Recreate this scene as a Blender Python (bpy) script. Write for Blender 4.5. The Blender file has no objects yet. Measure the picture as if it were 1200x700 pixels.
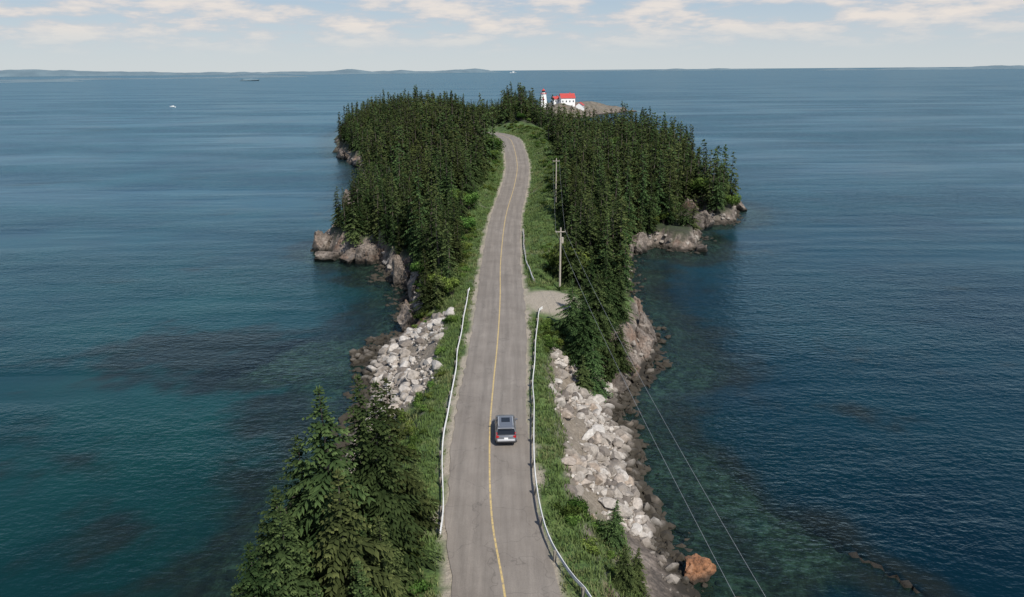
import bpy, bmesh, math, random
import numpy as np
from mathutils import Matrix, Vector
random.seed(7); rng=np.random.default_rng(7)
D=bpy.data; C=bpy.context; scene=C.scene
def link(o): scene.collection.objects.link(o); return o
# ------------------------------------------------------------ helpers
def mesh_np(name,V,Fc,attrs=None,mat=None,smooth=False,obj=True):
    """V (n,3); Fc (m,k) constant k"""
    me=D.meshes.new(name); V=np.asarray(V,dtype=np.float32); Fc=np.asarray(Fc,dtype=np.int32)
    n=len(V); m,k=Fc.shape
    me.vertices.add(n); me.vertices.foreach_set('co',V.ravel())
    me.loops.add(m*k); me.loops.foreach_set('vertex_index',Fc.ravel())
    me.polygons.add(m); me.polygons.foreach_set('loop_start',np.arange(0,m*k,k,dtype=np.int32))
    me.polygons.foreach_set('loop_total',np.full(m,k,dtype=np.int32))
    me.polygons.foreach_set('use_smooth',np.full(m,smooth,dtype=bool))
    if attrs:
        for a,v in attrs.items():
            v=np.asarray(v,dtype=np.float32)
            at=me.attributes.new(a,'FLOAT','POINT'); at.data.foreach_set('value',v)
    me.update(calc_edges=True); me.validate()
    if mat: me.materials.append(mat)
    if not obj: return me
    return link(D.objects.new(name,me))
def hsh(x,y,s): 
    v=np.sin(x*127.1+y*311.7+s*74.7)*43758.5453
    return v-np.floor(v)
def vn(x,y,s=0):
    xi=np.floor(x);yi=np.floor(y);fx=x-xi;fy=y-yi
    fx=fx*fx*(3-2*fx);fy=fy*fy*(3-2*fy)
    return (hsh(xi,yi,s)*(1-fx)+hsh(xi+1,yi,s)*fx)*(1-fy)+(hsh(xi,yi+1,s)*(1-fx)+hsh(xi+1,yi+1,s)*fx)*fy
def fbm(x,y,s=0,o=4):
    r=0;a=.5;t=0
    for i in range(o):
        r=r+a*vn(x,y,s+i*3.1);t+=a;a*=.5;x=x*2.03+5.2;y=y*2.03+1.7
    return r/t
def ss(x): x=np.clip(x,0,1); return x*x*(3-2*x)
# ------------------------------------------------------------ coast outline, world metres
coast=[(-26,-30),(-24,15),(-20.8,41.7),(-19.9,47.9),(-18.8,53.2),(-17.8,59.6),(-17.1,67.3),(-17.2,77),(-17.8,86.7),(-18.7,93.9),(-18.2,102.2),(-15.8,107.7),(-16.5,118.5),(-20.8,131.5),(-26.2,147.4),(-30.9,148.9),(-38.5,155.1),(-43.1,165),(-39.4,172),(-36,183.9),(-42,205.2),(-49,226.7),(-50,243.4),(-54,275),(-59,298),(-68,325),(-77,350),(-88,383.3),(-104,461.2),(-112,520),(-95,560),(-40,575),(5,590),(18,610),(10,660),(12,720),(39.3,745),(83.5,752),(112,720),(100,690),(72,655),(66,625),(38,605),(30,560),(34,480),(52,420),(72,380),(78.4,317),(66.7,256),(58.8,221),(63.2,217),(62.9,203),(57.4,187),(51.5,187),(49.3,199),(44.3,184),(41.9,165),(38.8,154),(35.3,157),(32.4,161),(26.6,158),(23.5,146),(21.2,128),(19.9,115),(20.8,103),(19.9,96),(15.4,89),(13.2,82),(11.6,77),(12.1,70),(11.7,64),(12.1,58),(12.3,53),(13.1,48),(13.7,43),(16,20),(18,-30)]
P=np.array(coast,float)
def sdf(X,Y):
    sh=X.shape; X=X.ravel();Y=Y.ravel(); out=np.full(X.shape,1e18); ins=np.zeros(X.shape,bool)
    for i in range(len(P)):
        a=P[i];b=P[(i+1)%len(P)];e=b-a
        t=np.clip(((X-a[0])*e[0]+(Y-a[1])*e[1])/(e@e),0,1)
        dx=X-a[0]-t*e[0];dy=Y-a[1]-t*e[1]; out=np.minimum(out,dx*dx+dy*dy)
        if a[1]!=b[1]:
            c=((a[1]>Y)!=(b[1]>Y))&(X<(b[0]-a[0])*(Y-a[1])/(b[1]-a[1])+a[0]); ins^=c
    return (np.sqrt(out)*np.where(ins,1,-1)).reshape(sh)
# road centreline
RC=np.array([(0.8,-30,6.5),(.6,15,6.5),(0.2,28,6.5),(-.57,38.5,6.5),(-1.65,47.8,6.5),(-2.08,59.6,6.8),(-2.01,70.5,6.8),(-1.78,83,6.8),(-1.69,100.2,6.8),(-1.9,127.1,6.3),(-1.17,162.2,7.2),(.9,195,9),(1.84,222,11.3),(.44,260.6,14),(-2.2,281.6,14.3),(-8,300,14.1),(-20,325,13)])
def catmull(pts,n=10):
    pts=[np.array(p,float) for p in pts]; pts=[2*pts[0]-pts[1]]+pts+[2*pts[-1]-pts[-2]]; out=[]
    for i in range(1,len(pts)-2):
        for k in range(n):
            t=k/n;a,b,c,d=pts[i-1:i+3]
            out.append(.5*((2*b)+(c-a)*t+(2*a-5*b+4*c-d)*t*t+(3*b-a-3*c+d)*t**3))
    out.append(pts[-2]); return np.array(out)
RS=catmull(RC,12)
def roadxz(Y): return np.interp(Y,RS[:,1],RS[:,0]),np.interp(Y,RS[:,1],RS[:,2])
rsl=np.gradient(RS[:,0],RS[:,1])
def roadr(X,Y):
    xc,zc=roadxz(Y); s=np.interp(Y,RS[:,1],rsl)
    return (X-xc)/np.sqrt(1+s*s),zc
def ripmask(X,Y):
    n=(fbm(X*.25,Y*.25,9)-.5)*5
    L=ss((-8.2-X+n*.5)/1.5)*ss((Y-69+n)/3)*ss((101-Y+n)/3)
    R=ss((X-3.9+n*.5)/1.5)*ss((Y-51+n)/3)*ss((86-Y+n*.7)/3)
    return np.maximum(L,R)
def Hgt(X,Y,full=False):
    X=np.asarray(X,float);Y=np.asarray(Y,float)
    d0=sdf(X,Y); nat=ss((Y-98)/12)
    d=d0+(fbm(X*.13,Y*.13,1)-.5)*(2.2+5*nat)+(fbm(X*.6,Y*.6,2)-.5)*(1.0+.8*nat)+(fbm(X*.04,Y*.04,4)-.5)*8*ss((Y-180)/60)
    T=np.interp(Y,[0,100,125,160,220,280,340,430,560,610,900],[6.4,6.6,8,10.5,13.5,15.5,15,12.5,10,9.5,6])
    T=T+6*np.exp(-((X-4)**2/8**2+(Y-345)**2/35**2))-6.5*ss((X-9)/20)*ss((Y-190)/60)*(Y<600)+(fbm(X*.025,Y*.025,6)-.5)*5*ss((Y-200)/60)
    cr=np.exp(-((X-15)**2/6**2+(Y-93)**2/9**2))
    w=9.5-6.6*np.clip(nat+cr,0,1); cH=5.8-1.2*nat*(1-.3*(X<0))-.9*(X>25)
    s=np.clip(d/w,0,1); prof=s*(1-nat)+ss(s)*nat
    land=cH*prof+(T-cH)*ss((d-2)/28)+(fbm(X*.35,Y*.35,5)-.5)*(.8+1.6*nat)*np.clip(d/3,0,1)
    land=land+(fbm(X*.9,Y*.9,15)-.5)*1.6*np.clip(nat+cr,0,1)*np.clip(1-np.abs(land-2.8)/3,0,1)*np.clip(d,0,1)
    dd=np.maximum(-d,0)
    bed=-np.minimum(.26*dd,9)+(fbm(X*.25,Y*.25,11)-.45)*np.clip(dd*.35,0,2.6)+(fbm(X*.9,Y*.9,12)-.5)*np.clip(dd*.4,0,1)
    cap=np.where(dd>3,-.3,.5)
    for (cx,cy,ax,ay,ang,h) in [(29.7,48.3,4.2,.8,-1.05,5.4),(-30,100,5,4,.3,4.2),(24,89,6,3,.6,3.6),(20,62,2.5,6,.2,3.2),(24.5,53,3,5,.1,4),(-22,60.5,1.6,2.6,.1,1.8),(-34,91,12,5,.4,4.2)]:
        c,sn=math.cos(ang),math.sin(ang);u=(X-cx)*c+(Y-cy)*sn;v=-(X-cx)*sn+(Y-cy)*c
        g=np.exp(-(u/ax)**2-(v/ay)**2); bed=bed+h*g*(.5+1.0*fbm(X*.8,Y*.8,14))*(d<0)
        if cx==29.7: cap=np.where(g>.25,.38,cap)
    bed=np.minimum(bed,cap-.5*fbm(X*1.3,Y*1.3,16))
    h=np.where(d>0,land,bed)
    r,zc=roadr(X,Y)
    pad=ss(1.2-np.sqrt(((X-5.5)/4.6)**2+((Y-100)/7)**2)*.75)*(X>-1)
    wd=4.0+3*nat*(X<0)+3.5*nat*(X>0)*ss((Y-105)/15)
    m=ss((np.abs(r)-4.3)/wd)*(1-pad); m=np.where(Y>326,1,m); m=np.where(d<0,1,m)
    h2=(zc-.05)*(1-m)+h*m
    h2=h2+(fbm(X*.8,Y*.8,21)-.5)*.35*ss((np.abs(r)-4.2)/2)*(1-pad)*(d>0)
    if full: return h2,d,r,pad
    return h2
# ------------------------------------------------------------ material helpers
def mat(name):
    m=D.materials.new(name); m.use_nodes=True; nt=m.node_tree; b=nt.nodes['Principled BSDF']; return m,nt,b
def N(nt,t,**k):
    n=nt.nodes.new(t)
    for a,v in k.items():
        if a in n.inputs: n.inputs[a].default_value=v
        else: setattr(n,a,v)
    return n
def noise(nt,scale,detail=4,rough=.55,vec=None):
    n=N(nt,'ShaderNodeTexNoise'); n.inputs['Scale'].default_value=scale;n.inputs['Detail'].default_value=detail;n.inputs['Roughness'].default_value=rough
    if vec: nt.links.new(vec,n.inputs['Vector'])
    return n.outputs['Fac']
def ramp(nt,fac,stops):
    r=N(nt,'ShaderNodeValToRGB'); el=r.color_ramp.elements
    while len(el)<len(stops): el.new(.5)
    for e,(p,c) in zip(el,stops): e.position=p; e.color=tuple(c)+(1,) if len(c)==3 else c
    nt.links.new(fac,r.inputs[0]); return r.outputs[0]
def mix(nt,f,a,b,mode='MIX'):
    n=N(nt,'ShaderNodeMix',data_type='RGBA',blend_type=mode)
    for s,v in ((0,f),(6,a),(7,b)):
        if hasattr(v,'links'): nt.links.new(v,n.inputs[s])
        elif isinstance(v,(int,float)): n.inputs[s].default_value=v
        else: n.inputs[s].default_value=tuple(v)+(1,)
    return n.outputs[2]
def math_(nt,op,a,b=0.,c=None,clamp=False):
    n=N(nt,'ShaderNodeMath',operation=op); n.use_clamp=clamp
    for i,v in enumerate((a,b,c)):
        if v is None: continue
        if hasattr(v,'links'): nt.links.new(v,n.inputs[i])
        else: n.inputs[i].default_value=v
    return n.outputs[0]
def attr(nt,a): return N(nt,'ShaderNodeAttribute',attribute_name=a).outputs['Fac']
def pos(nt): return N(nt,'ShaderNodeNewGeometry').outputs['Position']
def bump(nt,h,s,dist,b):
    n=N(nt,'ShaderNodeBump'); n.inputs['Strength'].default_value=s;n.inputs['Distance'].default_value=dist
    nt.links.new(h,n.inputs['Height']); nt.links.new(n.outputs[0],b.inputs['Normal']); return n
def simple(name,col,rough=.6,metal=0,var=.15,sc=6):
    m,nt,b=mat(name); f=noise(nt,sc,3,vec=pos(nt))
    c=ramp(nt,f,[(.3,[x*(1-var) for x in col]),(.7,[min(1,x*(1+var)) for x in col])])
    nt.links.new(c,b.inputs['Base Color']); b.inputs['Roughness'].default_value=rough;b.inputs['Metallic'].default_value=metal; return m
def rockcol(nt,p):
    a=ramp(nt,noise(nt,.4,6,.68,p),[(.3,(.060,.050,.042)),(.45,(.145,.118,.096)),(.58,(.25,.205,.17)),(.75,(.40,.36,.315))])
    a=mix(nt,ramp(nt,noise(nt,.13,4,.6,p),[(.56,(0,0,0)),(.68,(.6,.6,.6))]),a,(.24,.125,.07))
    a=mix(nt,1.,a,ramp(nt,noise(nt,2.6,5,.7,p),[(.33,(.34,.34,.34)),(.6,(1,1,1))]),'MULTIPLY')
    z=N(nt,'ShaderNodeSeparateXYZ'); nt.links.new(p,z.inputs[0])
    wet=math_(nt,'ADD',z.outputs[2],math_(nt,'MULTIPLY',noise(nt,.6,2,.5,p),1.2))
    wt=ramp(nt,math_(nt,'MULTIPLY',wet,.35),[(.36,(1,1,1)),(.60,(0,0,0))])
    a=mix(nt,wt,a,(.022,.018,.012)); return a,z.outputs[2]
Mrock,nt,b=mat('cliff_rock'); p=pos(nt); c,_=rockcol(nt,p); nt.links.new(c,b.inputs['Base Color']); b.inputs['Roughness'].default_value=.85
bump(nt,noise(nt,1.5,7,.7,p),1.,.4,b)
Mter,nt,b=mat('ground'); p=pos(nt); rc,zo=rockcol(nt,p)
g=ramp(nt,noise(nt,.5,5,.65,p),[(.28,(.03,.06,.014)),(.45,(.065,.12,.026)),(.6,(.11,.175,.04)),(.78,(.18,.20,.075))])
g=mix(nt,1.,g,ramp(nt,noise(nt,4,4,.7,p),[(.3,(.35,.38,.3)),(.65,(1,1,1))]),'MULTIPLY')
soil=ramp(nt,noise(nt,3,5,.7,p),[(.3,(.12,.097,.07)),(.7,(.28,.24,.19))])
grv=ramp(nt,noise(nt,6,5,.8,p),[(.25,(.20,.17,.13)),(.75,(.42,.37,.30))])
sub=ramp(nt,noise(nt,.9,5,.75,p),[(.38,(.015,.017,.010)),(.5,(.07,.065,.04)),(.62,(.19,.18,.13))])
rc=mix(nt,ramp(nt,math_(nt,'MULTIPLY',zo,-1.),[(.15,(0,0,0)),(.6,(1,1,1))]),rc,sub)
c1=mix(nt,attr(nt,'veg'),rc,g); c1=mix(nt,attr(nt,'soil'),c1,soil)
c1=mix(nt,attr(nt,'gravel'),c1,grv)
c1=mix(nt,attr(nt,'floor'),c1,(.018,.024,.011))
nt.links.new(c1,b.inputs['Base Color']); b.inputs['Roughness'].default_value=.95
bump(nt,noise(nt,2.2,6,.7,p),.9,.25,b)
# ------------------------------------------------------------ ground
def lines(segs):
    o=[]
    for a,bq,s in segs: o+=list(np.arange(a,bq,s))
    o.append(segs[-1][1]); return np.array(o)
gx=lines([(-160,-70,4),(-70,-32,1.4),(-32,35,.6),(35,75,1.4),(75,150,4)])
gy=lines([(-30,30,3),(30,130,.6),(130,230,1.2),(230,400,3),(400,780,6)])
X,Y=np.meshgrid(gx,gy); Z,d,r,pad=Hgt(X,Y,True)
gzy,gzx=np.gradient(Z,gy,gx); slope=np.hypot(gzx,gzy)
rip=ripmask(X,Y)*(d>-.5)
veg=ss((Z-2.6-(fbm(X*.3,Y*.3,30)-.5)*3)/1.2)*ss((1.15-slope)/.45)*(1-rip)
veg=np.maximum(veg,ss((1.2-slope)/.3)*(Z>3)*(np.abs(r)<9)*(1-rip))
veg=veg*np.where(Y>590,.12,1)
ne=(fbm(X*.5,Y*.5,31)-.5)
gravel=np.maximum(ss((4.15+ne*1.2-np.abs(r))/.5)*(Y<325),ss(pad*1.8-.55+ne*.6))*(d>0)
soil=np.clip(rip*.9+ss((ne-.16)/.1)*.5*(Z>2),0,1)*(Z>1.2)
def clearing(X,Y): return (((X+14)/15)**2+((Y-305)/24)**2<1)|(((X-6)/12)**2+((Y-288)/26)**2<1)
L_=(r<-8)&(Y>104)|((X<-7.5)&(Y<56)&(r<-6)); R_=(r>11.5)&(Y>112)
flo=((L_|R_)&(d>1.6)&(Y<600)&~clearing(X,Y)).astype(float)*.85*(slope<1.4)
nx,ny=len(gx),len(gy)
def gridq(nx,ny):
    idx=np.arange(nx*ny).reshape(ny,nx); return np.stack([idx[:-1,:-1],idx[:-1,1:],idx[1:,1:],idx[1:,:-1]],-1).reshape(-1,4)
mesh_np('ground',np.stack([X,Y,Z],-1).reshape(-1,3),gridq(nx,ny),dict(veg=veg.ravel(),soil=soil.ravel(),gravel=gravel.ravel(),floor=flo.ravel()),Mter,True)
# ------------------------------------------------------------ water
def grow(a,b,s,k):
    o=[];x=a;
    while x<b: o.append(x); x+=s; s*=k
    return o
wxp=grow(60,45000,1.8,1.09); wx=np.array(sorted([-60-(v-60) for v in wxp]+list(np.arange(-59,60,.8))+wxp))
wy=np.array(list(np.arange(-400,20,30))+list(np.arange(20,150,.8))+list(np.arange(150,190,1.2))+grow(190,48000,1.5,1.06))
X,Y=np.meshgrid(wx,wy); near=(X>-155)&(X<145)&(Y>-30)&(Y<775)
Zb=np.full(X.shape,-9.); db=np.full(X.shape,-200.)
zz,dd,_,_=Hgt(X[near],Y[near],True); Zb[near]=zz; db[near]=dd
depth=np.clip(-Zb,0,10)
kelp=np.zeros(X.shape)
for cx,cy,a,bb,ang,s in [(-33,92,18,10,.35,1),(-47,101,16,8,.3,.85),(-27,80,9,7,0,.85),(-22,61,2.6,4.5,0,.9),(-19,72,3,6,0,.5),(24,88,9,5,.5,.9),(21,63,4,9,.2,.9),(26,53,6,7,.3,.9),(30,48,7,4,-1,.85),(33,120,8,6,.3,.4),(-23,118,6,14,-.2,.8),(-36,55,8,6,0,.55),(-50,66,14,6,.4,.45),(17,47,5,8,0,.5),(-31,42,7,7,0,.65),(38,78,8,5,.2,.4)]:
    c,sn=math.cos(ang),math.sin(ang);u=(X-cx)*c+(Y-cy)*sn;v=-(X-cx)*sn+(Y-cy)*c
    kelp=np.maximum(kelp,s*np.exp(-((u/a)**2+(v/bb)**2)))
kelp=np.maximum(kelp,.7*np.exp(-(np.maximum(-db-4,0)/6)**2))
kn=.6*fbm(X*.11,Y*.11,40,5)+.4*fbm(X*.45,Y*.45,44,4)
kelp=ss((kelp*1.35+(kn-.5)*2.4-.25)/.7)*(depth>0)
Mw=D.materials.new('sea_water'); Mw.use_nodes=True; nt=Mw.node_tree; nt.nodes.remove(nt.nodes['Principled BSDF']); out=nt.nodes['Material Output']
p=pos(nt); sp=N(nt,'ShaderNodeSeparateXYZ'); nt.links.new(p,sp.inputs[0])
def mapped(sx,sy,sz=1):
    m=N(nt,'ShaderNodeVectorMath',operation='MULTIPLY'); nt.links.new(p,m.inputs[0]); m.inputs[1].default_value=(sx,sy,sz); return m.outputs[0]
side=math_(nt,'MULTIPLY_ADD',sp.outputs[0],1/60.,.5,True)      # west cove is shallower and greener than the open east side
far=math_(nt,'MULTIPLY_ADD',sp.outputs[1],1/200.,-.2,True)  # distance haze painted into the sea: far water paler and bluer
colL=mix(nt,far,(.004,.034,.029),(.008,.052,.080))
colR=mix(nt,far,(.001,.015,.023),(.003,.038,.062))
col=mix(nt,side,colL,colR)
col=mix(nt,1.,col,ramp(nt,noise(nt,.03,3,.6,p),[(.32,(.55,.65,.75)),(.68,(1.35,1.25,1.12))]),'MULTIPLY')
kc=mix(nt,noise(nt,.5,4,.8,p),(.002,.006,.008),(.020,.023,.015))
col=mix(nt,math_(nt,'MULTIPLY',attr(nt,'kelp'),.9),col,kc)
dif=N(nt,'ShaderNodeBsdfDiffuse'); nt.links.new(col,dif.inputs[0])
tr=N(nt,'ShaderNodeBsdfTransparent'); tr.inputs[0].default_value=(.5,.76,.70,1)
dep=attr(nt,'depth'); al=math_(nt,'SUBTRACT',1.,math_(nt,'POWER',2.718,math_(nt,'MULTIPLY',dep,-.55)),clamp=True)
m1=N(nt,'ShaderNodeMixShader'); nt.links.new(al,m1.inputs[0]); nt.links.new(tr.outputs[0],m1.inputs[1]); nt.links.new(dif.outputs[0],m1.inputs[2])
w1=noise(nt,1.15,2,.65,mapped(.8,1.3)); w2=noise(nt,.22,3,.6,mapped(.7,1.3))
calm=ramp(nt,noise(nt,1,4,.65,mapped(.0030,.013)),[(.42,(.08,.08,.08)),(.56,(1,1,1))])
hh=math_(nt,'ADD',math_(nt,'MULTIPLY',w1,.42),math_(nt,'MULTIPLY',w2,.7))
hh=math_(nt,'MULTIPLY',hh,calm)
bp=N(nt,'ShaderNodeBump'); bp.inputs['Strength'].default_value=.9; bp.inputs['Distance'].default_value=.8; nt.links.new(hh,bp.inputs['Height'])
gl=N(nt,'ShaderNodeBsdfGlossy'); gl.inputs['Roughness'].default_value=.16; nt.links.new(bp.outputs[0],gl.inputs['Normal']); gl.inputs[0].default_value=(.66,.88,1,1)
fr=N(nt,'ShaderNodeFresnel',IOR=1.33); nt.links.new(bp.outputs[0],fr.inputs['Normal'])
ff=math_(nt,'MINIMUM',math_(nt,'MULTIPLY',fr.outputs[0],.75),.42)
m2=N(nt,'ShaderNodeMixShader'); nt.links.new(ff,m2.inputs[0]); nt.links.new(m1.outputs[0],m2.inputs[1]); nt.links.new(gl.outputs[0],m2.inputs[2])
nt.links.new(m2.outputs[0],out.inputs[0])
mesh_np('sea_water',np.stack([X,Y,np.zeros_like(X)],-1).reshape(-1,3),gridq(len(wx),len(wy)),dict(depth=depth.ravel(),kelp=kelp.ravel()),Mw,True)
# ------------------------------------------------------------ road
Masp,nt,b=mat('old_asphalt'); p=pos(nt); u=attr(nt,'u')
c=ramp(nt,noise(nt,.35,4,.6,p),[(.3,(.185,.160,.136)),(.7,(.24,.212,.182))])
tk=math_(nt,'ABSOLUTE',math_(nt,'SUBTRACT',math_(nt,'ABSOLUTE',u),1.7))
tk=math_(nt,'ABSOLUTE',math_(nt,'SUBTRACT',tk,.75))
c=mix(nt,ramp(nt,tk,[(.0,(.4,.4,.4)),(.45,(0,0,0))]),c,(.145,.127,.11))
m=N(nt,'ShaderNodeVectorMath',operation='MULTIPLY'); nt.links.new(p,m.inputs[0]); m.inputs[1].default_value=(2.5,.12,1)
c=mix(nt,.6,c,ramp(nt,noise(nt,1,4,.7,m.outputs[0]),[(.3,(.7,.7,.7)),(.7,(1.15,1.15,1.15))]),'MULTIPLY')
c=mix(nt,.7,c,ramp(nt,noise(nt,18,2,.8,p),[(.3,(.72,.72,.72)),(.7,(1.15,1.15,1.15))]),'MULTIPLY')
vo=N(nt,'ShaderNodeTexVoronoi',feature='DISTANCE_TO_EDGE'); vo.inputs['Scale'].default_value=.22; vw=N(nt,'ShaderNodeVectorMath',operation='ADD')
nn=N(nt,'ShaderNodeTexNoise'); nn.inputs['Scale'].default_value=.8; nt.links.new(p,nn.inputs['Vector']); nt.links.new(p,vw.inputs[0]); 
sc=N(nt,'ShaderNodeVectorMath',operation='SCALE'); nt.links.new(nn.outputs['Color'],sc.inputs[0]); sc.inputs['Scale'].default_value=2.2; nt.links.new(sc.outputs[0],vw.inputs[1]); nt.links.new(vw.outputs[0],vo.inputs['Vector'])
c=mix(nt,ramp(nt,vo.outputs['Distance'],[(.0,(.5,.5,.5)),(.010,(0,0,0))]),c,(.07,.062,.055))
nt.links.new(c,b.inputs['Base Color']); b.inputs['Roughness'].default_value=.9; bump(nt,noise(nt,25,2,.7,p),.3,.02,b)
RS2=catmull(RC,24); T=np.gradient(RS2[:,:2],axis=0); T/=np.linalg.norm(T,axis=1)[:,None]; Nn=np.stack([T[:,1],-T[:,0]],1)
n=len(RS2); e1=(vn(RS2[:,1]*.9,RS2[:,1]*0,3)-.5)*.3; e2=(vn(RS2[:,1]*.9,RS2[:,1]*0+9,3)-.5)*.3
V=[];U=[]
us=[-3.3,-2.5,-1.25,0,1.25,2.6,3.45]
for i in range(n):
    for j,q in enumerate(us):
        qq=q+(e1[i] if j==0 else 0)+(e2[i] if j==6 else 0)
        V.append((RS2[i,0]+Nn[i,0]*qq,RS2[i,1]+Nn[i,1]*qq,RS2[i,2]+.03*(1-(q/3.4)**2)+.02)); U.append(qq)
mesh_np('road',V,gridq(len(us),n),dict(u=U),Masp,True)
My,nt,b=mat('yellow_line_paint'); p=pos(nt)
c=ramp(nt,noise(nt,3.5,5,.75,p),[(.36,(.22,.18,.14)),(.5,(.46,.34,.14)),(.7,(.56,.42,.18))]); nt.links.new(c,b.inputs['Base Color']); b.inputs['Roughness'].default_value=.8
V=[]
for i in range(n):
    for q in (-.07,.07): V.append((RS2[i,0]+Nn[i,0]*q,RS2[i,1]+Nn[i,1]*q,RS2[i,2]+.054))
mesh_np('road_centre_line',V,gridq(2,n),None,My)
# ------------------------------------------------------------ boxes etc
def box(bm,cx,cy,cz,sx,sy,sz,rot=0,mi=0):
    g=bmesh.ops.create_cube(bm,size=1); M=Matrix.Translation((cx,cy,cz))@Matrix.Rotation(rot,4,'Z')@Matrix.Diagonal((sx,sy,sz,1))
    bmesh.ops.transform(bm,matrix=M,verts=g['verts'])
    for v in g['verts']:
        for f in v.link_faces: f.material_index=mi
    return g['verts']
def cyl(bm,a,bp_,r1,r2,seg=8,mi=0):
    a=Vector(a);bp_=Vector(bp_);dv=bp_-a
    g=bmesh.ops.create_cone(bm,cap_ends=True,segments=seg,radius1=r1,radius2=r2,depth=dv.length)
    M=Matrix.Translation((a+bp_)/2)@dv.to_track_quat('Z','Y').to_matrix().to_4x4()
    bmesh.ops.transform(bm,matrix=M,verts=g['verts'])
    return g['verts']
def bmobj(name,bm,mats,parent=None,smooth=False,bevel=0):
    me=D.meshes.new(name); bm.normal_update(); bm.to_mesh(me); bm.free()
    for m in mats: me.materials.append(m)
    if smooth:
        for f in me.polygons: f.use_smooth=True
    o=link(D.objects.new(name,me)); 
    if parent: o.parent=parent
    if bevel:
        mo=o.modifiers.new('b','BEVEL'); mo.width=bevel; mo.segments=2; mo.limit_method='ANGLE'
    return o
def empty(name,loc=(0,0,0),rot=0):
    e=link(D.objects.new(name,None)); e.location=loc; e.rotation_euler=(0,0,rot); return e
# ------------------------------------------------------------ guardrails
Mgal=simple('weathered_white_steel',(.60,.60,.58),.5,.0,.16,1.3); Mpost=simple('grey_wood',(.20,.18,.15),.9,0,.3,5)
def guardrail(pts,zoff,side):
    S=catmull(pts,8); L=np.concatenate([[0],np.cumsum(np.linalg.norm(np.diff(S,axis=0),axis=1))])
    ts=np.arange(0,L[-1],1.0); S=np.stack([np.interp(ts,L,S[:,k]) for k in range(2)],1)
    zg=np.maximum(Hgt(S[:,0],S[:,1]),roadxz(S[:,1])[1]-.5); zg=np.convolve(np.pad(zg,3,'edge'),np.ones(7)/7,'valid')+(vn(ts*.13,ts*0,5)-.5)*.22
    e=empty('guardrail'); T=np.gradient(S,axis=0);T/=np.linalg.norm(T,axis=1)[:,None]
    S=S+np.stack([T[:,1],-T[:,0]],1)*((vn(ts*.16,ts*0,7)-.5)*.35)[:,None]
    prof=[(.0,-.16),(.05,-.13),(.05,-.07),(-.02,-.02),(-.02,.02),(.05,.07),(.05,.13),(.0,.16),(-.02,.165)]
    V=[]
    for i in range(len(S)):
        nx,ny=T[i,1]*side,-T[i,0]*side
        for a,h in prof: V.append((S[i,0]+nx*a,S[i,1]+ny*a,zg[i]+zoff+h))
    o=mesh_np('beam',V,gridq(len(prof),len(S)),None,Mgal); o.parent=e; mo=o.modifiers.new('s','SOLIDIFY'); mo.thickness=.02
    bm=bmesh.new()
    for i in range(1,len(S),4):
        nx,ny=T[i,1]*side,-T[i,0]*side
        box(bm,S[i,0]-nx*.13,S[i,1]-ny*.13,zg[i]+zoff-.42,.17,.17,1.15,math.atan2(ny,nx))
    bmobj('posts',bm,[Mpost],e)
guardrail([(-6.1,104.5),(-6.25,101.9),(-6.25,86.2),(-6.2,73.8),(-6.2,63.4),(-6.2,58.3),(-5.67,51.3),(-5.14,45.3),(-5.1,44)],.66,-1)
guardrail([(4.2,95),(3.6,92.9),(2.77,81.7),(2.1,69.3),(1.75,60),(1.63,51.3),(2.26,44.5),(3.4,40.3),(4.4,38.3),(5,36.5)],.66,-1)
guardrail([(2.5,147.2),(2.35,130.6),(2.9,115),(3.3,110)],.55,1)
# ------------------------------------------------------------ poles + wires
Mpole=simple('pole_wood',(.36,.32,.27),.9,0,.2,4); Mwire=simple('wire',(.25,.26,.27),.6)
poles=[]
for (x,y,h) in [(7.4,109.9,9.8),(10.0,165.3,10),(14,12,10.5)]:
    z=float(Hgt(np.array([x]),np.array([y]))[0]); bm=bmesh.new(); cyl(bm,(0,0,-1),(.05,0,h),.17,.11,10)
    box(bm,0,-.14,h-.6,1.5,.1,.12); 
    for q in (-.7,.7): cyl(bm,(q,-.14,h-.54),(q,-.14,h-.36),.05,.04,6)
    if h==9.8: cyl(bm,(.3,.1,h-2.4),(.3,.1,h-1.5),.2,.2,10)
    o=bmobj('utility_pole',bm,[Mpole]); o.location=(x,y,z); poles.append((x,y,z+h))
def wire(bm,a,c,sag,r=.022):
    pr=None
    for i in range(25):
        t=i/24; q=Vector(a).lerp(Vector(c),t); q.z-=sag*4*t*(1-t)
        if pr: cyl(bm,pr,q,r,r,4)
        pr=q
bm=bmesh.new()
o3,o1,o2=[poles[i] for i in (2,0,1)]
for q in (-.7,.7): wire(bm,(o3[0]+q*1.2,o3[1],o3[2]-.4),(o1[0]+q,o1[1]-.14,o1[2]-.4),1.6,.013)
for q in (-.7,.7): wire(bm,(o1[0]+q,o1[1],o1[2]-.4),(o2[0]+q,o2[1],o2[2]-.4),.9,.010)
bmobj('power_lines',bm,[Mwire])
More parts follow.
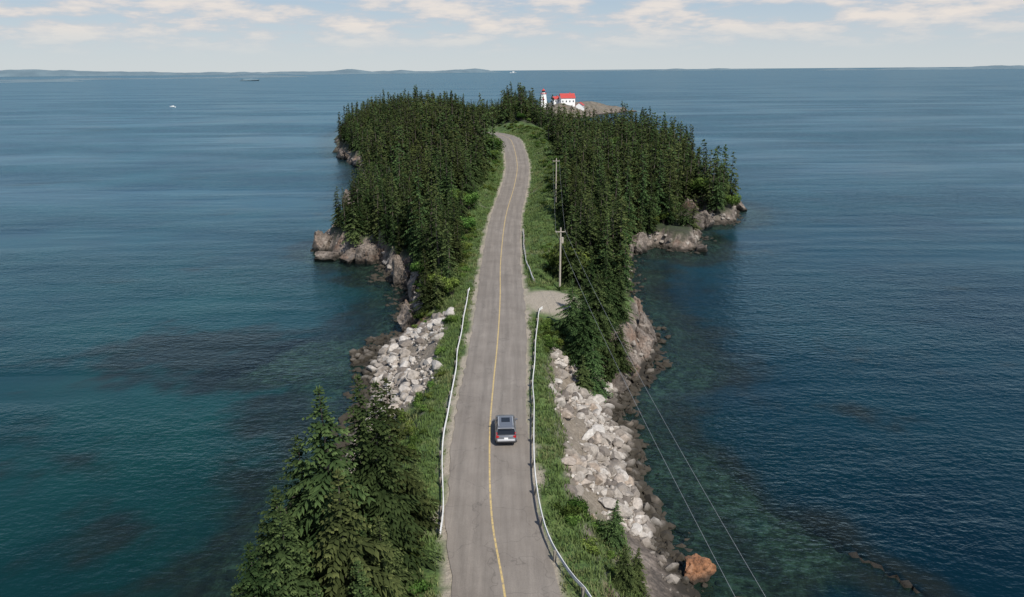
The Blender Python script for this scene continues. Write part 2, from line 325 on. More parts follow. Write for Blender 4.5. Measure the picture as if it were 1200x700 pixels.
# ------------------------------------------------------------ rocks
def rockmesh(seed,sub,cuts=9,rough=.12,flat=1.):
    bm=bmesh.new(); bmesh.ops.create_icosphere(bm,subdivisions=sub,radius=1); R=random.Random(seed)
    V=np.array([v.co[:] for v in bm.verts]); F=np.array([[v.index for v in f.verts] for f in bm.faces]); bm.free()
    for i in range(cuts):
        nrm=np.array([R.gauss(0,1),R.gauss(0,1),R.gauss(0,1)]);nrm/=np.linalg.norm(nrm); k=R.uniform(.45,.8)
        dd=V@nrm-k; V=V-np.where(dd>0,dd,0)[:,None]*nrm
    s=seed*1.7
    nz=(fbm(V[:,0]*1.6+s,V[:,1]*1.6+V[:,2]*1.3,seed)-.5)*2*rough
    nz2=(fbm(V[:,0]*5+s,V[:,1]*5+V[:,2]*4,seed+3)-.5)*rough*1.3
    V=V*(1+nz+nz2)[:,None]; V[:,2]*=flat; return V,F
Mrip,nt,b=mat('boulder_rock'); p=pos(nt)
c=ramp(nt,attr(nt,'tone'),[(.0,(.12,.10,.085)),(.2,(.25,.215,.18)),(.5,(.38,.34,.295)),(.8,(.52,.485,.44)),(1,(.34,.27,.21))])
c=mix(nt,1.,c,ramp(nt,noise(nt,3,5,.7,p),[(.3,(.55,.55,.55)),(.65,(1.05,1.05,1.05))]),'MULTIPLY')
z=N(nt,'ShaderNodeSeparateXYZ'); nt.links.new(p,z.inputs[0])
wt=ramp(nt,math_(nt,'ADD',math_(nt,'MULTIPLY',z.outputs[2],.4),math_(nt,'MULTIPLY',noise(nt,.7,3,.5,p),.4)),[(.42,(1,1,1)),(.72,(0,0,0))])
c=mix(nt,wt,c,(.035,.028,.018)); nt.links.new(c,b.inputs['Base Color']); b.inputs['Roughness'].default_value=.85; bump(nt,noise(nt,5,5,.7,p),.6,.08,b)
def scatter_rocks(name,pts,sizes,sub,nv=8,tone=None):
    protos=[rockmesh(i+50*sub,sub) for i in range(nv)]; Vs=[];Fs=[];At=[];off=0
    z=Hgt(pts[:,0],pts[:,1])
    for i,(x,y) in enumerate(pts):
        V,F=protos[i%nv]; s=sizes[i]; a=rng.uniform(0,6.28); tl=rng.uniform(-.5,.5)
        M=np.array((Matrix.Rotation(a,3,'Z')@Matrix.Rotation(tl,3,'X'))); sc=np.array([rng.uniform(.8,1.4),rng.uniform(.6,1.05),rng.uniform(.5,.9)])*s
        W=(V*sc)@M.T+np.array([x,y,z[i]+s*.2]); Vs.append(W);Fs.append(F+off);off+=len(W)
        At.append(np.full(len(W),rng.uniform(0,1) if tone is None else tone+rng.uniform(-.15,.15)))
    return mesh_np(name,np.concatenate(Vs),np.concatenate(Fs),dict(tone=np.concatenate(At)),Mrip)
def cand(n,x0,x1,y0,y1): return np.stack([rng.uniform(x0,x1,n),rng.uniform(y0,y1,n)],1)
def rip_pts(n,*a):
    c1=cand(n,*a); h,d,r,pad=Hgt(c1[:,0],c1[:,1],True); rm=ripmask(c1[:,0],c1[:,1]); cl=fbm(c1[:,0]*.3,c1[:,1]*.3,77)
    return c1[(rm>rng.uniform(.15,.9,n))&(d>-1.2)&((d<5)|(cl>.40+.2*rng.random(n)-.1))]
A_=rip_pts(9000,-19,-7,64,105); B_=rip_pts(12000,2.5,15,48,92)
big=np.concatenate([A_[:600],B_[:760]]); sm=np.concatenate([A_[600:2100],B_[760:3600]])
scatter_rocks('riprap_boulders',big,.26+.8*rng.random(len(big))**2.4,2)
scatter_rocks('riprap_stones',sm,.10+.22*rng.random(len(sm)),1)
c2=np.concatenate([cand(7000,-28,-12,38,150),cand(9000,8,45,38,165),cand(2500,-50,-20,130,200),cand(2500,40,66,160,225)])
h,d,r,pad=Hgt(c2[:,0],c2[:,1],True); ok=(d>-2.8)&(d<1.8)&(h>-.8); c2=c2[ok]; rng.shuffle(c2); c2=c2[:4400]
scatter_rocks('shore_rocks',c2,.15+.75*rng.random(len(c2))**3,1,8,.3)
def outcrop(name,x,y,z,sx,sy,sz,seed,rot=0,m=Mrock,sub=5,rough=.28):
    V,F=rockmesh(seed,sub,14,rough); V=V*np.array([sx,sy,sz]); o=mesh_np(name,V,F,None,m,False); o.location=(x,y,z); o.rotation_euler=(0,0,rot); return o
Mor,nt,b=mat('orange_lichen_rock'); p=pos(nt); c=ramp(nt,noise(nt,.9,6,.7,p),[(.3,(.09,.05,.03)),(.5,(.27,.12,.055)),(.75,(.36,.22,.14))]); 
z=N(nt,'ShaderNodeSeparateXYZ'); nt.links.new(p,z.inputs[0]); c=mix(nt,ramp(nt,z.outputs[2],[(.3,(1,1,1)),(.9,(0,0,0))]),c,(.04,.025,.015)); nt.links.new(c,b.inputs['Base Color']); b.inputs['Roughness'].default_value=.9; bump(nt,noise(nt,3,7,.7,p),.8,.15,b)
outcrop('boulder',14.3,49.0,.4,1.6,1.6,1.5,3,.3,Mor)
for a in [(60,207,.8,5,4.5,3.9,11,.3),(64,205.5,.3,3.2,3,2.6,12,1),(53,200,1.2,4.5,4.5,4.2,13,2),(49,203,1.5,3.5,4,5.2,14,.6),(46,192,1.5,3,4,4.6,45,1.2),
          (48.5,183,.8,3.6,3,3.9,15,.2),(45,179,1.0,3,3.2,4.0,16,.9),(38,160,.7,3,2.2,2.4,17,0),(41.5,157,.1,2.2,2,1.8,18,1.4),(42,170,1.4,2.4,3.4,4.0,46,.4),(27,157,1.,3,2.4,3.2,47,.1),(24,150,1.2,2.,3.2,3.6,48,.3),
          (-38.5,153,.2,3.5,2.5,2.2,20,.4),(-34,150.5,.4,3.2,2.4,2.6,21,1.2),(-29,150,1.2,3.5,3,5.0,22,.3),(-26.5,150.5,2.0,3.3,3,5.6,23,2),(-42,160,.5,2.8,3,3.6,24,.5),(-41.5,170,1.2,3,4,5,25,.1),(-37,181,1.2,3,5,6,49,.1),(-41,200,1.2,3,6,6.2,50,.2),(-47,220,1.2,3.5,6,6,51,.2),
          (17.5,95,1.3,2.8,3.6,4.2,26,.3),(14.3,88.5,1.5,2.2,3.1,3.4,27,.8),(19.2,101,.8,2.2,3.2,3.6,28,.2),(12.6,83,1.2,1.6,2.2,2.2,29,1.4),(20.2,97,-.2,1.0,1.1,.8,30,0),(19,109,.8,1.8,3.2,3.4,52,.1),
          (14.5,117,2.6,1.8,3.2,2.8,32,.3),(17.5,124,1.6,2.,3.2,3.6,33,.8),(20.5,135,1.0,2.,3.6,3.6,53,.2),(-16,107,1.3,2,3,4.0,34,.2),(-16.5,121,1.5,2,4,4.4,35,.1),(-20.5,133,1.6,2.4,4,4.8,36,.3),(-23,141,1.6,2.4,4,5,54,.4),
          (80,700,0,14,6,4.5,37,.2),(98,696,0,12,6,3.6,38,.1),(66,634,0,8,5,4,39,.3),(112,705,0,6,3,2.2,40,.3),(-64,314,.5,4,6,4.5,55,.2),(-78,345,.5,4,8,4.5,56,.3)]:
    outcrop('rock_outcrop',*a)
# ------------------------------------------------------------ foliage
def folmat(name,dark,light,lit_tip,trans=.2):
    m=D.materials.new(name); m.use_nodes=True; nt=m.node_tree; nt.nodes.remove(nt.nodes['Principled BSDF']); out=nt.nodes['Material Output']
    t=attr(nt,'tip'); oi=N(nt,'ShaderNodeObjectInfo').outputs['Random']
    c=mix(nt,t,dark,light); c=mix(nt,math_(nt,'POWER',t,3.),c,lit_tip)  # inner-crown shade and lit tips are mixed into the foliage colour
    hs=N(nt,'ShaderNodeHueSaturation'); nt.links.new(c,hs.inputs['Color'])
    nt.links.new(math_(nt,'MULTIPLY_ADD',oi,.07,.460),hs.inputs['Hue'])
    nt.links.new(math_(nt,'MULTIPLY_ADD',math_(nt,'FRACT',math_(nt,'MULTIPLY',oi,7.3)),1.0,.5),hs.inputs['Value'])
    b=N(nt,'ShaderNodeBsdfDiffuse'); nt.links.new(hs.outputs[0],b.inputs[0])
    if trans>0:
        tl=N(nt,'ShaderNodeBsdfTranslucent'); nt.links.new(hs.outputs[0],tl.inputs[0]); mx=N(nt,'ShaderNodeMixShader'); mx.inputs[0].default_value=trans
        nt.links.new(b.outputs[0],mx.inputs[1]); nt.links.new(tl.outputs[0],mx.inputs[2]); nt.links.new(mx.outputs[0],out.inputs[0])
    else: nt.links.new(b.outputs[0],out.inputs[0])
    return m
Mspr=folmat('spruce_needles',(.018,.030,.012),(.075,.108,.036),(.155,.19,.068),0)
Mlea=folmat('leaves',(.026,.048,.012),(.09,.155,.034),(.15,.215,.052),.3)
Mbark=simple('bark',(.085,.07,.055),.95,0,.3,8)
def spruce(name,H,R,lev,nb,tw,seed,wid,base=.06,pw=.82):
    """trunk + whorls of drooping boughs, each a feathered spray of needle twigs"""
    R_=random.Random(seed); V=[];F=[];A=[];MI=[]
    sg=6; rings=7
    for i in range(rings+1):
        t=i/rings; rr=.018*H*(1-t)+.01
        for k in range(sg): V.append((rr*math.cos(k*6.283/sg),rr*math.sin(k*6.283/sg),t*H*.985)); A.append(0)
    for i in range(rings):
        for k in range(sg): a=i*sg+k;b2=i*sg+(k+1)%sg; F.append((a,b2,b2+sg,a+sg)); MI.append(1)
    lean=[R_.uniform(.75,1.2) for _ in range(8)]   # lopsided crown
    def leaf(p,dv,L,w,up,tip):
        side=dv.cross(up); 
        if side.length<1e-4: side=Vector((1,0,0))
        side.normalize(); i=len(V); m=p+dv*L*.45
        V.extend([p[:],(m+side*w)[:],(p+dv*L)[:],(m-side*w)[:]]); A.extend([tip*.3,tip*.8,tip,tip*.8]); F.append((i,i+1,i+2,i+3)); MI.append(0)
    for l in range(lev):
        t=base+(1-base)*(l+.5)/lev; z=t*H
        prof=min(1,(t-base)*7+.45)*(1-t)**pw+.02
        n=max(4,int(nb*(.6+.4*(1-t)))); lv=R_.uniform(.8,1.15)
        for k in range(n):
            if R_.random()<.10: continue
            az=R_.random()*6.283 if t<.9 else k*6.283/n+R_.random(); Lb=R*prof*lv*lean[int(az/6.284*8)%8]*R_.uniform(.6,1.2)+.12
            z0=z+R_.uniform(-.5,.5)*H/lev
            d=Vector((math.cos(az),math.sin(az),0)); ns=max(2,int(tw*Lb/R+1.5)); up0=.35*(t-.35)-.12
            for s in range(ns):
                q=(s+.6)/ns; P0=Vector((0,0,z0))+d*(Lb*q)+Vector((0,0,Lb*(up0*q-.33*q*q+.10*q**3)))
                dr=(d+Vector((0,0,up0-.5*q))).normalized(); tip=min(1,(.1+.9*q)*R_.uniform(.55,1.1))*(.55+.45*t)  # needles painted lit towards bough ends and treetop, shaded near the trunk
                tl=max(.22*wid*6,Lb*.42*(1-.55*q))*R_.uniform(.75,1.2)
                for sd in (-1,1):
                    rot=Matrix.Rotation(sd*R_.uniform(.55,1.0),3,'Z'); dd=rot@dr; dd.z-=R_.uniform(0,.35); dd.normalize()
                    up=Vector((R_.uniform(-.5,.5),R_.uniform(-.5,.5),1)).normalized()
                    leaf(P0,dd,tl,wid*R_.uniform(.8,1.4)*(1.25-.5*q),up,tip)
                if s==ns-1: leaf(P0,dr,tl*.9,wid,Vector((0,0,1)),tip)
                if R_.random()<.5: leaf(P0,(dr*.4+Vector((R_.uniform(-.3,.3),R_.uniform(-.3,.3),-.8))).normalized(),tl*.7,wid,d,tip*.4)
    for k in range(5): a=k*1.257; leaf(Vector((0,0,H*.965)),Vector((.18*math.cos(a),.18*math.sin(a),1)).normalized(),H*.04+.1,wid*.6,Vector((math.sin(a),-math.cos(a),0)),.8)
    me=mesh_np(name,V,F,dict(tip=A),None,False,False); me.materials.append(Mspr); me.materials.append(Mbark)
    me.polygons.foreach_set('material_index',np.array(MI,dtype=np.int32)); return me
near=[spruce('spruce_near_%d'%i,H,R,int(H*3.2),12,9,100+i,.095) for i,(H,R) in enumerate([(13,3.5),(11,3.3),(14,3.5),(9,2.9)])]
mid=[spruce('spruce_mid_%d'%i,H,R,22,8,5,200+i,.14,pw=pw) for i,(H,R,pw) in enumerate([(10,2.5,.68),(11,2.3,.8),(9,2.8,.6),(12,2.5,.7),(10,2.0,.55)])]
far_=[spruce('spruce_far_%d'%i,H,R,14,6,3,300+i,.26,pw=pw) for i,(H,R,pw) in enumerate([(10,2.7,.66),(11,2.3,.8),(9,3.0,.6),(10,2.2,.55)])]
def broad(name,seed,n,rad,ht,ls,trunk):
    R_=np.random.default_rng(seed); V=[];F=[];A=[];MI=[]
    lob=[(R_.normal(0,.42,3)*np.array([1,1,.55]),R_.uniform(.4,.65)) for _ in range(9)]
    for i in range(n):
        c,lr=lob[R_.integers(9)]; v=R_.normal(0,1,3); v/=np.linalg.norm(v); rr=lr*R_.uniform(.55,1.08)
        p=(c+v*rr); p=np.array([p[0]*rad,p[1]*rad,(p[2]+.75)*ht*.5+trunk*.55])
        if p[2]<.03: p[2]=.05
        nrm=Vector(v+R_.normal(0,.5,3)).normalized(); a=nrm.orthogonal().normalized(); b2=nrm.cross(a); ph=R_.uniform(0,6.28); e=a*math.cos(ph)+b2*math.sin(ph); f=nrm.cross(e); s=ls*R_.uniform(.6,1.4); k=len(V); P0=Vector(p)
        V.extend([(P0-e*s)[:],(P0+f*s*.6)[:],(P0+e*s)[:],(P0-f*s*.6)[:]]); t=min(1,max(0,.35+.5*v[2]+.25*R_.random()))*min(1,rr/lr); A.extend([t*.7,t,t,t]); F.append((k,k+1,k+2,k+3)); MI.append(0)  # upward, outer leaves painted lit; inner ones painted shaded
    for j in range(5):
        a=j*1.3;tx,ty=math.cos(a)*rad*.45*(j>0),math.sin(a)*rad*.45*(j>0); k=len(V); w=.03+.02*trunk
        V.extend([(-w,0,0),(w,0,0),(tx+w*.4,ty,trunk*.6+ht*.5),(tx-w*.4,ty,trunk*.6+ht*.5),(0,-w,0),(0,w,0),(tx,ty+w*.4,trunk*.6+ht*.5),(tx,ty-w*.4,trunk*.6+ht*.5)]); A.extend([0]*8)
        F.append((k,k+1,k+2,k+3));F.append((k+4,k+5,k+6,k+7)); MI+= [1,1]
    me=mesh_np(name,V,F,dict(tip=A),None,False,False); me.materials.append(Mlea); me.materials.append(Mbark)
    me.polygons.foreach_set('material_index',np.array(MI,dtype=np.int32)); return me
bush=[broad('bush_%d'%i,i+1,1100,1.1,1.5,.11,0) for i in range(3)]
btree=[broad('birch_%d'%i,i+11,1500,2.6,5,.24,3) for i in range(2)]
def place(name,me,x,y,s,parent=None,sink=.1,z=None,sz=None):
    o=D.objects.new(name,me); scene.collection.objects.link(o)
    if z is None: z=float(Hgt(np.array([x]),np.array([y]))[0])
    o.location=(x,y,z-sink); o.rotation_euler=(random.uniform(-.04,.04),random.uniform(-.04,.04),random.uniform(0,6.28)); o.scale=(s,s,s*(sz or random.uniform(.92,1.1)))
    if parent: o.parent=parent
    return o
for x,y,k,s in [(-8.7,41,2,1.0),(-11,40.2,0,1.1),(-8.4,45.3,1,1.12),(-13,41.3,1,1.05),(-13.6,36.5,1,.95),(-10,36.5,3,1.2),(-12.2,34,0,.8),(-15,39,3,.85),(-7.9,38.3,3,.75),(-10.4,45.0,2,.92),(-7.4,49.4,3,.45),(-8.3,34.5,3,.72),(-15.5,34.5,3,.8),(-13,31,0,.8),(-9.8,30,1,.75),(-12.6,45.5,3,1.0),(-9.4,50,3,.62),(-14.8,43.5,3,.7),(-11,50,3,.5),
              (8.8,84,1,.85),(10.8,87.5,0,.85),(7.6,88.6,3,.88),(9.6,80.3,3,.75),(12.2,91.5,1,.88),(10.2,93,2,.72),(13.4,87,3,.75),(8.2,79,3,.5),(14,93.5,3,.85),(12,83.5,3,.6),
              (7.6,48.2,3,.45),(7.4,42.6,3,.42),(8.6,44,3,.4)]:
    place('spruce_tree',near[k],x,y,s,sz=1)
fe=empty('spruce_forest')
def jit(x0,x1,y0,y1,s):
    xs=np.arange(x0,x1,s);ys=np.arange(y0,y1,s);a,b2=np.meshgrid(xs,ys); a=a.ravel()+rng.uniform(-.48,.48,a.size)*s;b2=b2.ravel()+rng.uniform(-.48,.48,b2.size)*s; return a,b2
cnt=0
for (y0,y1,s) in [(98,200,2.45),(200,330,3.1),(330,545,4.2)]:
    a,b2=jit(-130,85,y0,y1,s); h,d,r,pad=Hgt(a,b2,True)
    clr=np.where(r<0,np.where(b2>240,11,8.0),np.where(b2<130,10.5,12.5)); clr=np.where(b2>326,0,clr)
    ok=(d>.7+fbm(a*.1,b2*.1,50)*1.7)&(np.abs(r)>clr+(fbm(a*.12,b2*.12,51)-.5)*5)&(h>1.9)&~((r>0)&(b2<112))&~((r<0)&(b2<103))
    ok&=~((b2>405)&(a>12)); gapn=fbm(a*.05,b2*.05,55); ok&=(gapn>.29)
    ok&=~clearing(a,b2)
    ok&=~((a>38)&(a<49)&(b2<196)&(b2>175)&(d<3))
    hm=.56+.78*fbm(a*.05,b2*.05,57)
    for i in np.nonzero(ok)[0]:
        x,y=a[i],b2[i]; edge=min(1,.72+d[i]/16); s1=min(1.22,random.uniform(.5,1.26)*edge*hm[i]*1.08)
        if y>330 and -30<x<-4: s1*=.6
        if y>330 and x>12: s1*=.85
        if random.random()<(.08 if abs(r[i])>16 or r[i]>0 else .2): place('birch_tree',random.choice(btree),x,y,s1*random.uniform(.6,1),fe,z=h[i])
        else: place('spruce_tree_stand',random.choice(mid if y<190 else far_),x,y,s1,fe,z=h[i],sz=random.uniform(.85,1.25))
        cnt+=1
print('forest',cnt)
se=empty('shrub_thicket'); 
a,b2=jit(-32,32,34,335,1.8); h,d,r,pad=Hgt(a,b2,True); rm=ripmask(a,b2)
nn_=fbm(a*.15,b2*.15,60)
ok=(d>1.5)&(h>2.5)&(pad<.1)&(rm<.35)&(np.abs(r)>np.where(r<0,5.6,np.where(b2<106,5.6,7.5)))&(np.abs(r)<14)&(nn_>np.where(r<0,.42,.54))
for i in np.nonzero(ok)[0]: place('shrub',random.choice(bush),a[i],b2[i],random.uniform(.3,.85),se,z=h[i])
def grassmesh(pts,hh,wd,nb):
    n=len(pts)*nb; base=np.repeat(pts,nb,0)+np.column_stack([rng.normal(0,.16,(n,2)),np.zeros(n)])
    az=rng.uniform(0,6.283,n); ln=rng.uniform(.15,.7,n); H=np.repeat(hh,nb)*rng.uniform(.5,1.2,n); w=wd*rng.uniform(.6,1.4,n)
    dx,dy=np.cos(az),np.sin(az); V=np.empty((n,4,3)); sx,sy=-dy*w,dx*w
    V[:,0]=base+np.column_stack([sx,sy,np.full(n,-.05)]);V[:,1]=base-np.column_stack([sx,sy,np.full(n,.05)])
    tip=base+np.column_stack([dx*ln*H,dy*ln*H,H]); V[:,2]=tip-np.column_stack([sx,sy,sx*0])*.25;V[:,3]=tip+np.column_stack([sx,sy,sx*0])*.25
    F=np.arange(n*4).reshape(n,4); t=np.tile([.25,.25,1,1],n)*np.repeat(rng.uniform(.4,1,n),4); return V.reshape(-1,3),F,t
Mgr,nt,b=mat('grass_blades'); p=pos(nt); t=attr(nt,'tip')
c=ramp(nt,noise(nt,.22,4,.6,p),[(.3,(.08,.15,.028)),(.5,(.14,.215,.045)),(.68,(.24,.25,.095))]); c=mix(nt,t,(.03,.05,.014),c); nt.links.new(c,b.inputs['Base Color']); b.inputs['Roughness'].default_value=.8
g1=np.concatenate([cand(17000,-14,14,34,110),cand(17000,-12,16,110,300)]); h,d,r,pad=Hgt(g1[:,0],g1[:,1],True); rm=ripmask(g1[:,0],g1[:,1])
ok=(np.abs(r)>3.75+rng.random(len(r))*.8)&(d>1.5)&(h>2.5)&(pad<.25)&(rm<rng.random(len(r))*.7)
ok&=np.abs(r)<np.where(r<0,9,15); g1=g1[ok];h=h[ok]
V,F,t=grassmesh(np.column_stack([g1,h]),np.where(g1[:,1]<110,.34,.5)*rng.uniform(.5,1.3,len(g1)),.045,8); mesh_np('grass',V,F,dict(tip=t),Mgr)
# ------------------------------------------------------------ car
Mbody,nt,b=mat('car_paint'); b.inputs['Base Color'].default_value=(.19,.20,.22,1); b.inputs['Metallic'].default_value=.5;b.inputs['Roughness'].default_value=.34;b.inputs['Coat Weight'].default_value=.5
Mglass,nt,b=mat('tinted_glass'); b.inputs['Base Color'].default_value=(.01,.012,.015,1);b.inputs['Roughness'].default_value=.08
Mtyre=simple('tyre',(.02,.02,.02),.9); Mred,nt,b=mat('tail_light_red'); b.inputs['Base Color'].default_value=(.40,.01,.012,1); b.inputs['Roughness'].default_value=.25
Msil,nt,b=mat('satin_silver'); b.inputs['Base Color'].default_value=(.6,.61,.63,1); b.inputs['Metallic'].default_value=.3;b.inputs['Roughness'].default_value=.4
Mplate=simple('plate_white',(.75,.75,.75),.5); Mtrim=simple('black_trim',(.02,.02,.022),.6)
def loft(bm,rings,mi=0,caps=True):
    vs=[[bm.verts.new(q) for q in rg] for rg in rings]; k=len(rings[0])
    for i in range(len(rings)-1):
        for j in range(k): f=bm.faces.new((vs[i][j],vs[i][(j+1)%k],vs[i+1][(j+1)%k],vs[i+1][j])); f.material_index=mi
    if caps:
        for rg in (vs[0][::-1],vs[-1]): f=bm.faces.new(rg); f.material_index=mi
cy=59.7; cx,cz=roadxz(np.array([cy])); car=empty('suv_car',(-.67,cy,float(cz[0])+.055),.03)
def ring(y,w,zl,zb,zt):
    return [(-w*.92,y,zl),(w*.92,y,zl),(w,y,zl+.25),(w*.985,y,(zl+zb)/2+.15),(w*.93,y,zb),(w*.8,y,zt),(-w*.8,y,zt),(-w*.93,y,zb),(-w*.985,y,(zl+zb)/2+.15),(-w,y,zl+.25)]
bm=bmesh.new(); loft(bm,[ring(-2.32,.78,.42,.74,.80),ring(-2.26,.90,.34,.92,1.0),ring(-2.0,.93,.30,1.0,1.04),ring(-1.2,.94,.28,1.0,1.04),ring(.9,.94,.28,.98,1.02),ring(1.25,.93,.28,.97,1.03),ring(1.95,.91,.30,.86,.94),ring(2.25,.84,.34,.72,.80),ring(2.34,.68,.42,.6,.66)])
bmesh.ops.recalc_face_normals(bm,faces=bm.faces); o=bmobj('body',bm,[Mbody],car,True,.02)
bm=bmesh.new()
def gr(z,w,y0,y1): return [(-w,y0,z),(w,y0,z),(w,y1,z),(-w,y1,z)]
loft(bm,[gr(1.0,.86,-2.12,1.22),gr(1.52,.70,-1.86,.42)]); bmobj('windows',bm,[Mglass],car,False,.03)
bm=bmesh.new(); loft(bm,[gr(1.525,.715,-1.98,.42),gr(1.59,.68,-1.93,.32),gr(1.625,.55,-1.75,.1)])
for sx in (-1,1):
    for (y0,y1,w) in [(-2.1,-1.84,.16),(-.95,-.95,.07),(.1,.05,.06),(1.2,.42,.07)]:
        z0,z1=1.0,1.53; x0,x1=.865*sx,.71*sx
        loft(bm,[[(x0-.02,y0-w,z0),(x0+.02,y0-w,z0),(x0+.02,y0+w,z0),(x0-.02,y0+w,z0)],[(x1-.02,y1-w*.8,z1),(x1+.02,y1-w*.8,z1),(x1+.02,y1+w*.8,z1),(x1-.02,y1+w*.8,z1)]])
bmesh.ops.recalc_face_normals(bm,faces=bm.faces); bmobj('roof',bm,[Mbody],car,False,.02)
bm=bmesh.new()
for sx in (-1,1): cyl(bm,(sx*.62,-1.6,1.67),(sx*.6,.1,1.67),.025,.025,6); box(bm,sx*.62,-1.5,1.63,.04,.1,.08); box(bm,sx*.6,0,1.63,.04,.1,.08)
box(bm,0,-2.36,.64,1.5,.12,.16); bmobj('roof_rails_and_bumper_trim',bm,[Msil],car,False,.01)
bm=bmesh.new(); box(bm,0,-.45,1.632,.75,.85,.012); bmobj('sunroof',bm,[Mglass],car)
bm=bmesh.new(); box(bm,0,-2.30,.46,1.6,.14,.2); box(bm,0,-2.03,1.54,1.1,.16,.04); bmobj('bumper',bm,[Mtrim],car,False,.02)
bm=bmesh.new()
for sx in (-1,1): box(bm,sx*.73,-2.24,.90,.26,.12,.20); box(bm,sx*.80,-2.1,1.12,.1,.1,.26)
bmobj('tail_lights',bm,[Mred],car,False,.02)
bm=bmesh.new(); box(bm,0,-2.345,.80,.34,.02,.15); bmobj('number_plate',bm,[Mplate],car)
bm=bmesh.new()
for sx in (-1,1):
    for y in (-1.4,1.42): cyl(bm,(sx*.72,y,.34),(sx*.95,y,.34),.34,.34,20); 
bmobj('wheels',bm,[Mtyre],car); bm=bmesh.new()
for sx in (-1,1):
    for y in (-1.4,1.42): cyl(bm,(sx*.94,y,.34),(sx*.965,y,.34),.21,.19,14)
bmobj('hubs',bm,[Msil],car); bm=bmesh.new()
for sx in (-1,1): box(bm,sx*1.0,.78,1.05,.2,.12,.14)
bmobj('mirrors',bm,[Mbody],car,False,.02)
# ------------------------------------------------------------ lighthouse + houses
Mwhite=simple('white_clapboard',(.80,.80,.78),.6,0,.05,.6); Mrd=simple('red_paint',(.42,.055,.045),.5,0,.12,.8); Mdk=simple('window_glass',(.03,.04,.05),.2)
lz=float(Hgt(np.array([28.]),np.array([650.]))[0]); print('lz',lz); lh=empty('lighthouse',(28,650,lz))
bm=bmesh.new(); cyl(bm,(0,0,-1),(0,0,11.5),3.6,2.2,8); bmobj('tower',bm,[Mwhite],lh)
bm=bmesh.new(); cyl(bm,(0,0,11.5),(0,0,11.9),2.7,2.7,8)
for k in range(8): a=k*.785; cyl(bm,(2.5*math.cos(a),2.5*math.sin(a),11.9),(2.5*math.cos(a),2.5*math.sin(a),12.8),.06,.06,5)
cyl(bm,(0,0,14.2),(0,0,15.6),1.8,.15,8); cyl(bm,(0,0,15.6),(0,0,16.3),.15,.15,6)
box(bm,0,-2.85,6.5,.55,.35,4.6); box(bm,0,-2.85,7.2,2.0,.33,.55); bmobj('gallery_cap_and_cross',bm,[Mrd],lh)
bm=bmesh.new(); cyl(bm,(0,0,11.9),(0,0,12.6),1.4,1.4,8); bmobj('lantern_base',bm,[Mwhite],lh)
bm=bmesh.new(); cyl(bm,(0,0,12.6),(0,0,14.2),1.25,1.25,8); bmobj('lantern_glass',bm,[Mdk],lh)
def house(name,x,y,w,dp,h,rh,rot,chim=True):
    z=float(Hgt(np.array([x]),np.array([y]))[0]); e=empty(name,(x,y,z),rot)
    bm=bmesh.new(); box(bm,0,0,h/2-.5,w,dp,h+1)
    for s in (-1,1):
        v=[bm.verts.new(q) for q in ((s*w/2,-dp/2,h),(s*w/2,dp/2,h),(s*w/2,0,h+rh))]; bm.faces.new(v)
    bmobj('walls',bm,[Mwhite],e); bm=bmesh.new(); ov=.4
    for s in (-1,1):
        a=[(-w/2-ov,s*(dp/2+ov),h-.25),(w/2+ov,s*(dp/2+ov),h-.25),(w/2+ov,0,h+rh+.02),(-w/2-ov,0,h+rh+.02)]
        loft(bm,[a,[(q[0],q[1],q[2]+.25) for q in a]])
    bmesh.ops.recalc_face_normals(bm,faces=bm.faces); bmobj('roof',bm,[Mrd],e)
    bm=bmesh.new(); k=int(w//3)
    for i in range(k):
        for s in (-1,1): box(bm,-w/2+w*(i+.5)/k,s*(dp/2+.02),h*.55,1,.12,1.4)
    bmobj('windows',bm,[Mdk],e)
    if chim: bm=bmesh.new(); box(bm,w*.2,.3,h+rh+.2,.9,.9,1.6); bmobj('chimney',bm,[Mrd],e)
house('keepers_house',48,650,12,9,6,3.4,.15); house('boat_house',59,648,7,6,3.8,2.2,1.3,False); house('fog_signal_building',39,655,6,5,3.8,1.8,.4)
# ------------------------------------------------------------ distant coasts, islet, boats
Mhill,nt,b=mat('distant_hills_haze'); c=ramp(nt,noise(nt,.004,5,.6,pos(nt)),[(.3,(.09,.14,.17)),(.7,(.14,.20,.23))]); nt.links.new(c,b.inputs['Base Color']); b.inputs['Roughness'].default_value=1  # aerial haze painted into the hill colour
def hills(p0,p1,h,wd,seed,n=160):
    V=[];p0=np.array(p0,float);p1=np.array(p1,float);dr=(p1-p0)/np.linalg.norm(p1-p0); nr=np.array([-dr[1],dr[0]])
    for i in range(n+1):
        t=i/n;c=p0+(p1-p0)*t; e=min(1,min(t,1-t)*9)**.6
        nz=float(fbm(np.array([t*9+seed]),np.array([seed*1.]),seed,5)[0]); hh=h*max(0,(nz-.22)*1.9)*e
        for j in range(5): c2=c+nr*wd*(j/4-.5); V.append((c2[0],c2[1],[-1,hh*.75,hh,hh*.8,-1][j]))
    return V,gridq(5,n+1)
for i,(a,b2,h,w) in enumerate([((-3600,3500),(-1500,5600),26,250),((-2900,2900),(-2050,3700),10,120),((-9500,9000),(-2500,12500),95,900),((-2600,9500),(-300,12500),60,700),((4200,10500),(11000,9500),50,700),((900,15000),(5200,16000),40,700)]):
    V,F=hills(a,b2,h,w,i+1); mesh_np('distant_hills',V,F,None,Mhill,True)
outcrop('islet',-1158,3400,0,50,25,12,41,0,Mhill,4)
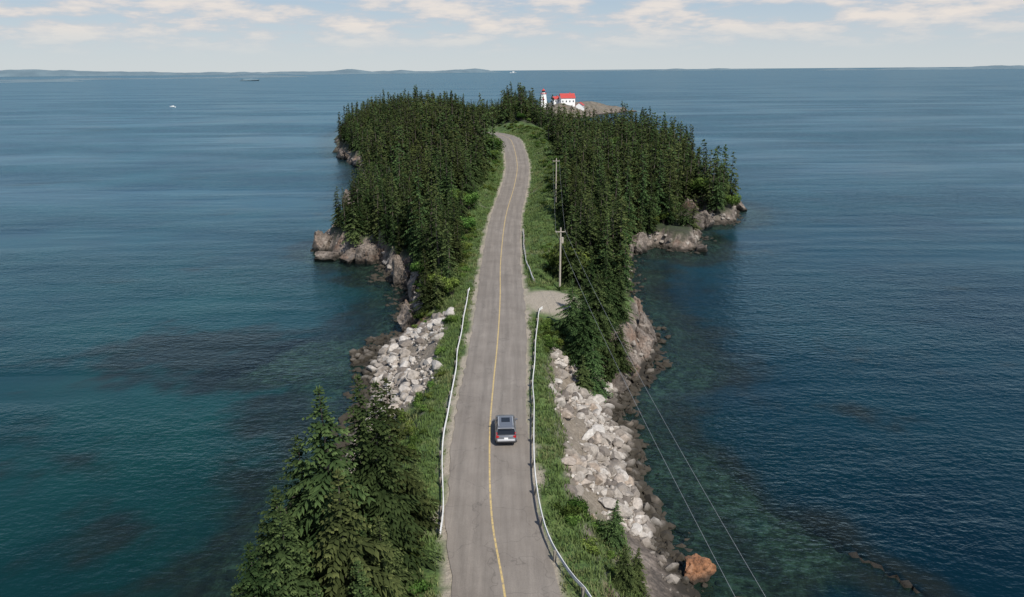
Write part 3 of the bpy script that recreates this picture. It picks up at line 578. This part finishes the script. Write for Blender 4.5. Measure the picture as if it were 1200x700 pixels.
def boat(name,x,y,L,rot):
    e=empty(name,(x,y,0),rot); bm=bmesh.new()
    R_=[]
    for t,wf,sh in [(-.5,.8,0),(-.2,1,0),(.15,.95,.02),(.38,.5,.05),(.5,.05,.09)]:
        w=L*.14*wf; R_.append([(-w,t*L,L*.1+sh*L),(w,t*L,L*.1+sh*L),(w*.6,t*L,-.2),(-w*.6,t*L,-.2)])
    loft(bm,R_); bmesh.ops.recalc_face_normals(bm,faces=bm.faces); bmobj('hull',bm,[Mwhite],e)
    bm=bmesh.new(); box(bm,0,-L*.05,L*.17,L*.18,L*.3,L*.13); bmobj('cabin',bm,[Mwhite],e)
boat('motor_boat',-385,871,8,1.2); boat('ship',35,9500,75,1.45)
# ------------------------------------------------------------ sky + sun
W=D.worlds.new('World'); scene.world=W; W.use_nodes=True; nt=W.node_tree; bg=nt.nodes['Background']
az=math.radians(148); el=math.radians(50)
sky=N(nt,'ShaderNodeTexSky',sky_type='NISHITA'); sky.sun_disc=False; sky.sun_elevation=el; sky.sun_rotation=az; sky.dust_density=.6; sky.air_density=1.0; sky.ozone_density=2.0; sky.altitude=30
tc=N(nt,'ShaderNodeTexCoord').outputs['Generated']; sx=N(nt,'ShaderNodeSeparateXYZ'); nt.links.new(tc,sx.inputs[0])
haze=ramp(nt,sx.outputs[2],[(.0,(.92,.92,.92)),(.10,(.85,.85,.85)),(.25,(.3,.3,.3)),(.45,(0,0,0))])
hz=ramp(nt,math_(nt,'MULTIPLY',sx.outputs[2],5.),[(.0,(.94,.985,1)),(.2,(.80,.89,.97)),(.6,(.50,.68,.90))])
hz=mix(nt,1.,hz,(5.0,5.15,5.25),'MULTIPLY')
base=mix(nt,haze,sky.outputs[0],hz)
vm=N(nt,'ShaderNodeVectorMath',operation='MULTIPLY'); nt.links.new(tc,vm.inputs[0]); vm.inputs[1].default_value=(11,11,48)
cl=noise(nt,1.,5,.6,vm.outputs[0])
band=ramp(nt,sx.outputs[2],[(.018,(0,0,0)),(.055,(1,1,1)),(.3,(.5,.5,.5)),(.5,(0,0,0))])
cm=math_(nt,'MULTIPLY',ramp(nt,cl,[(.41,(0,0,0)),(.54,(1,1,1))]),band)
cc=mix(nt,ramp(nt,cl,[(.47,(0,0,0)),(.63,(1,1,1))]),(4.6,4.65,4.9),(6.7,6.0,5.4))
skc=mix(nt,math_(nt,'MULTIPLY',cm,.82),base,cc)
nt.links.new(skc,bg.inputs[0]); bg.inputs[1].default_value=.13
sun=D.lights.new('sun','SUN'); sun.energy=5.0; sun.angle=math.radians(.5); sun.color=(1,.95,.87); so=link(D.objects.new('sun',sun))
dv=Vector((math.sin(az)*math.cos(el),math.cos(az)*math.cos(el),math.sin(el))); so.rotation_euler=dv.to_track_quat('Z','Y').to_euler()
# ------------------------------------------------------------ camera
F_=867.; pitch=math.atan(268/F_); roll=math.radians(-.45)
fw=Vector((0,math.cos(pitch),-math.sin(pitch))); rt=Vector((1,0,0)); up=rt.cross(fw)
r2=rt*math.cos(roll)+up*math.sin(roll); u2=up*math.cos(roll)-rt*math.sin(roll)
cam=D.cameras.new('camera'); cam.sensor_width=36; cam.lens=36*F_/1200; cam.clip_start=.5; cam.clip_end=90000
co=link(D.objects.new('camera',cam)); co.matrix_world=Matrix(((r2.x,u2.x,-fw.x,0),(r2.y,u2.y,-fw.y,0),(r2.z,u2.z,-fw.z,38),(0,0,0,1)))
scene.camera=co
scene.view_settings.view_transform='Standard'; scene.view_settings.look='None'; scene.view_settings.exposure=0
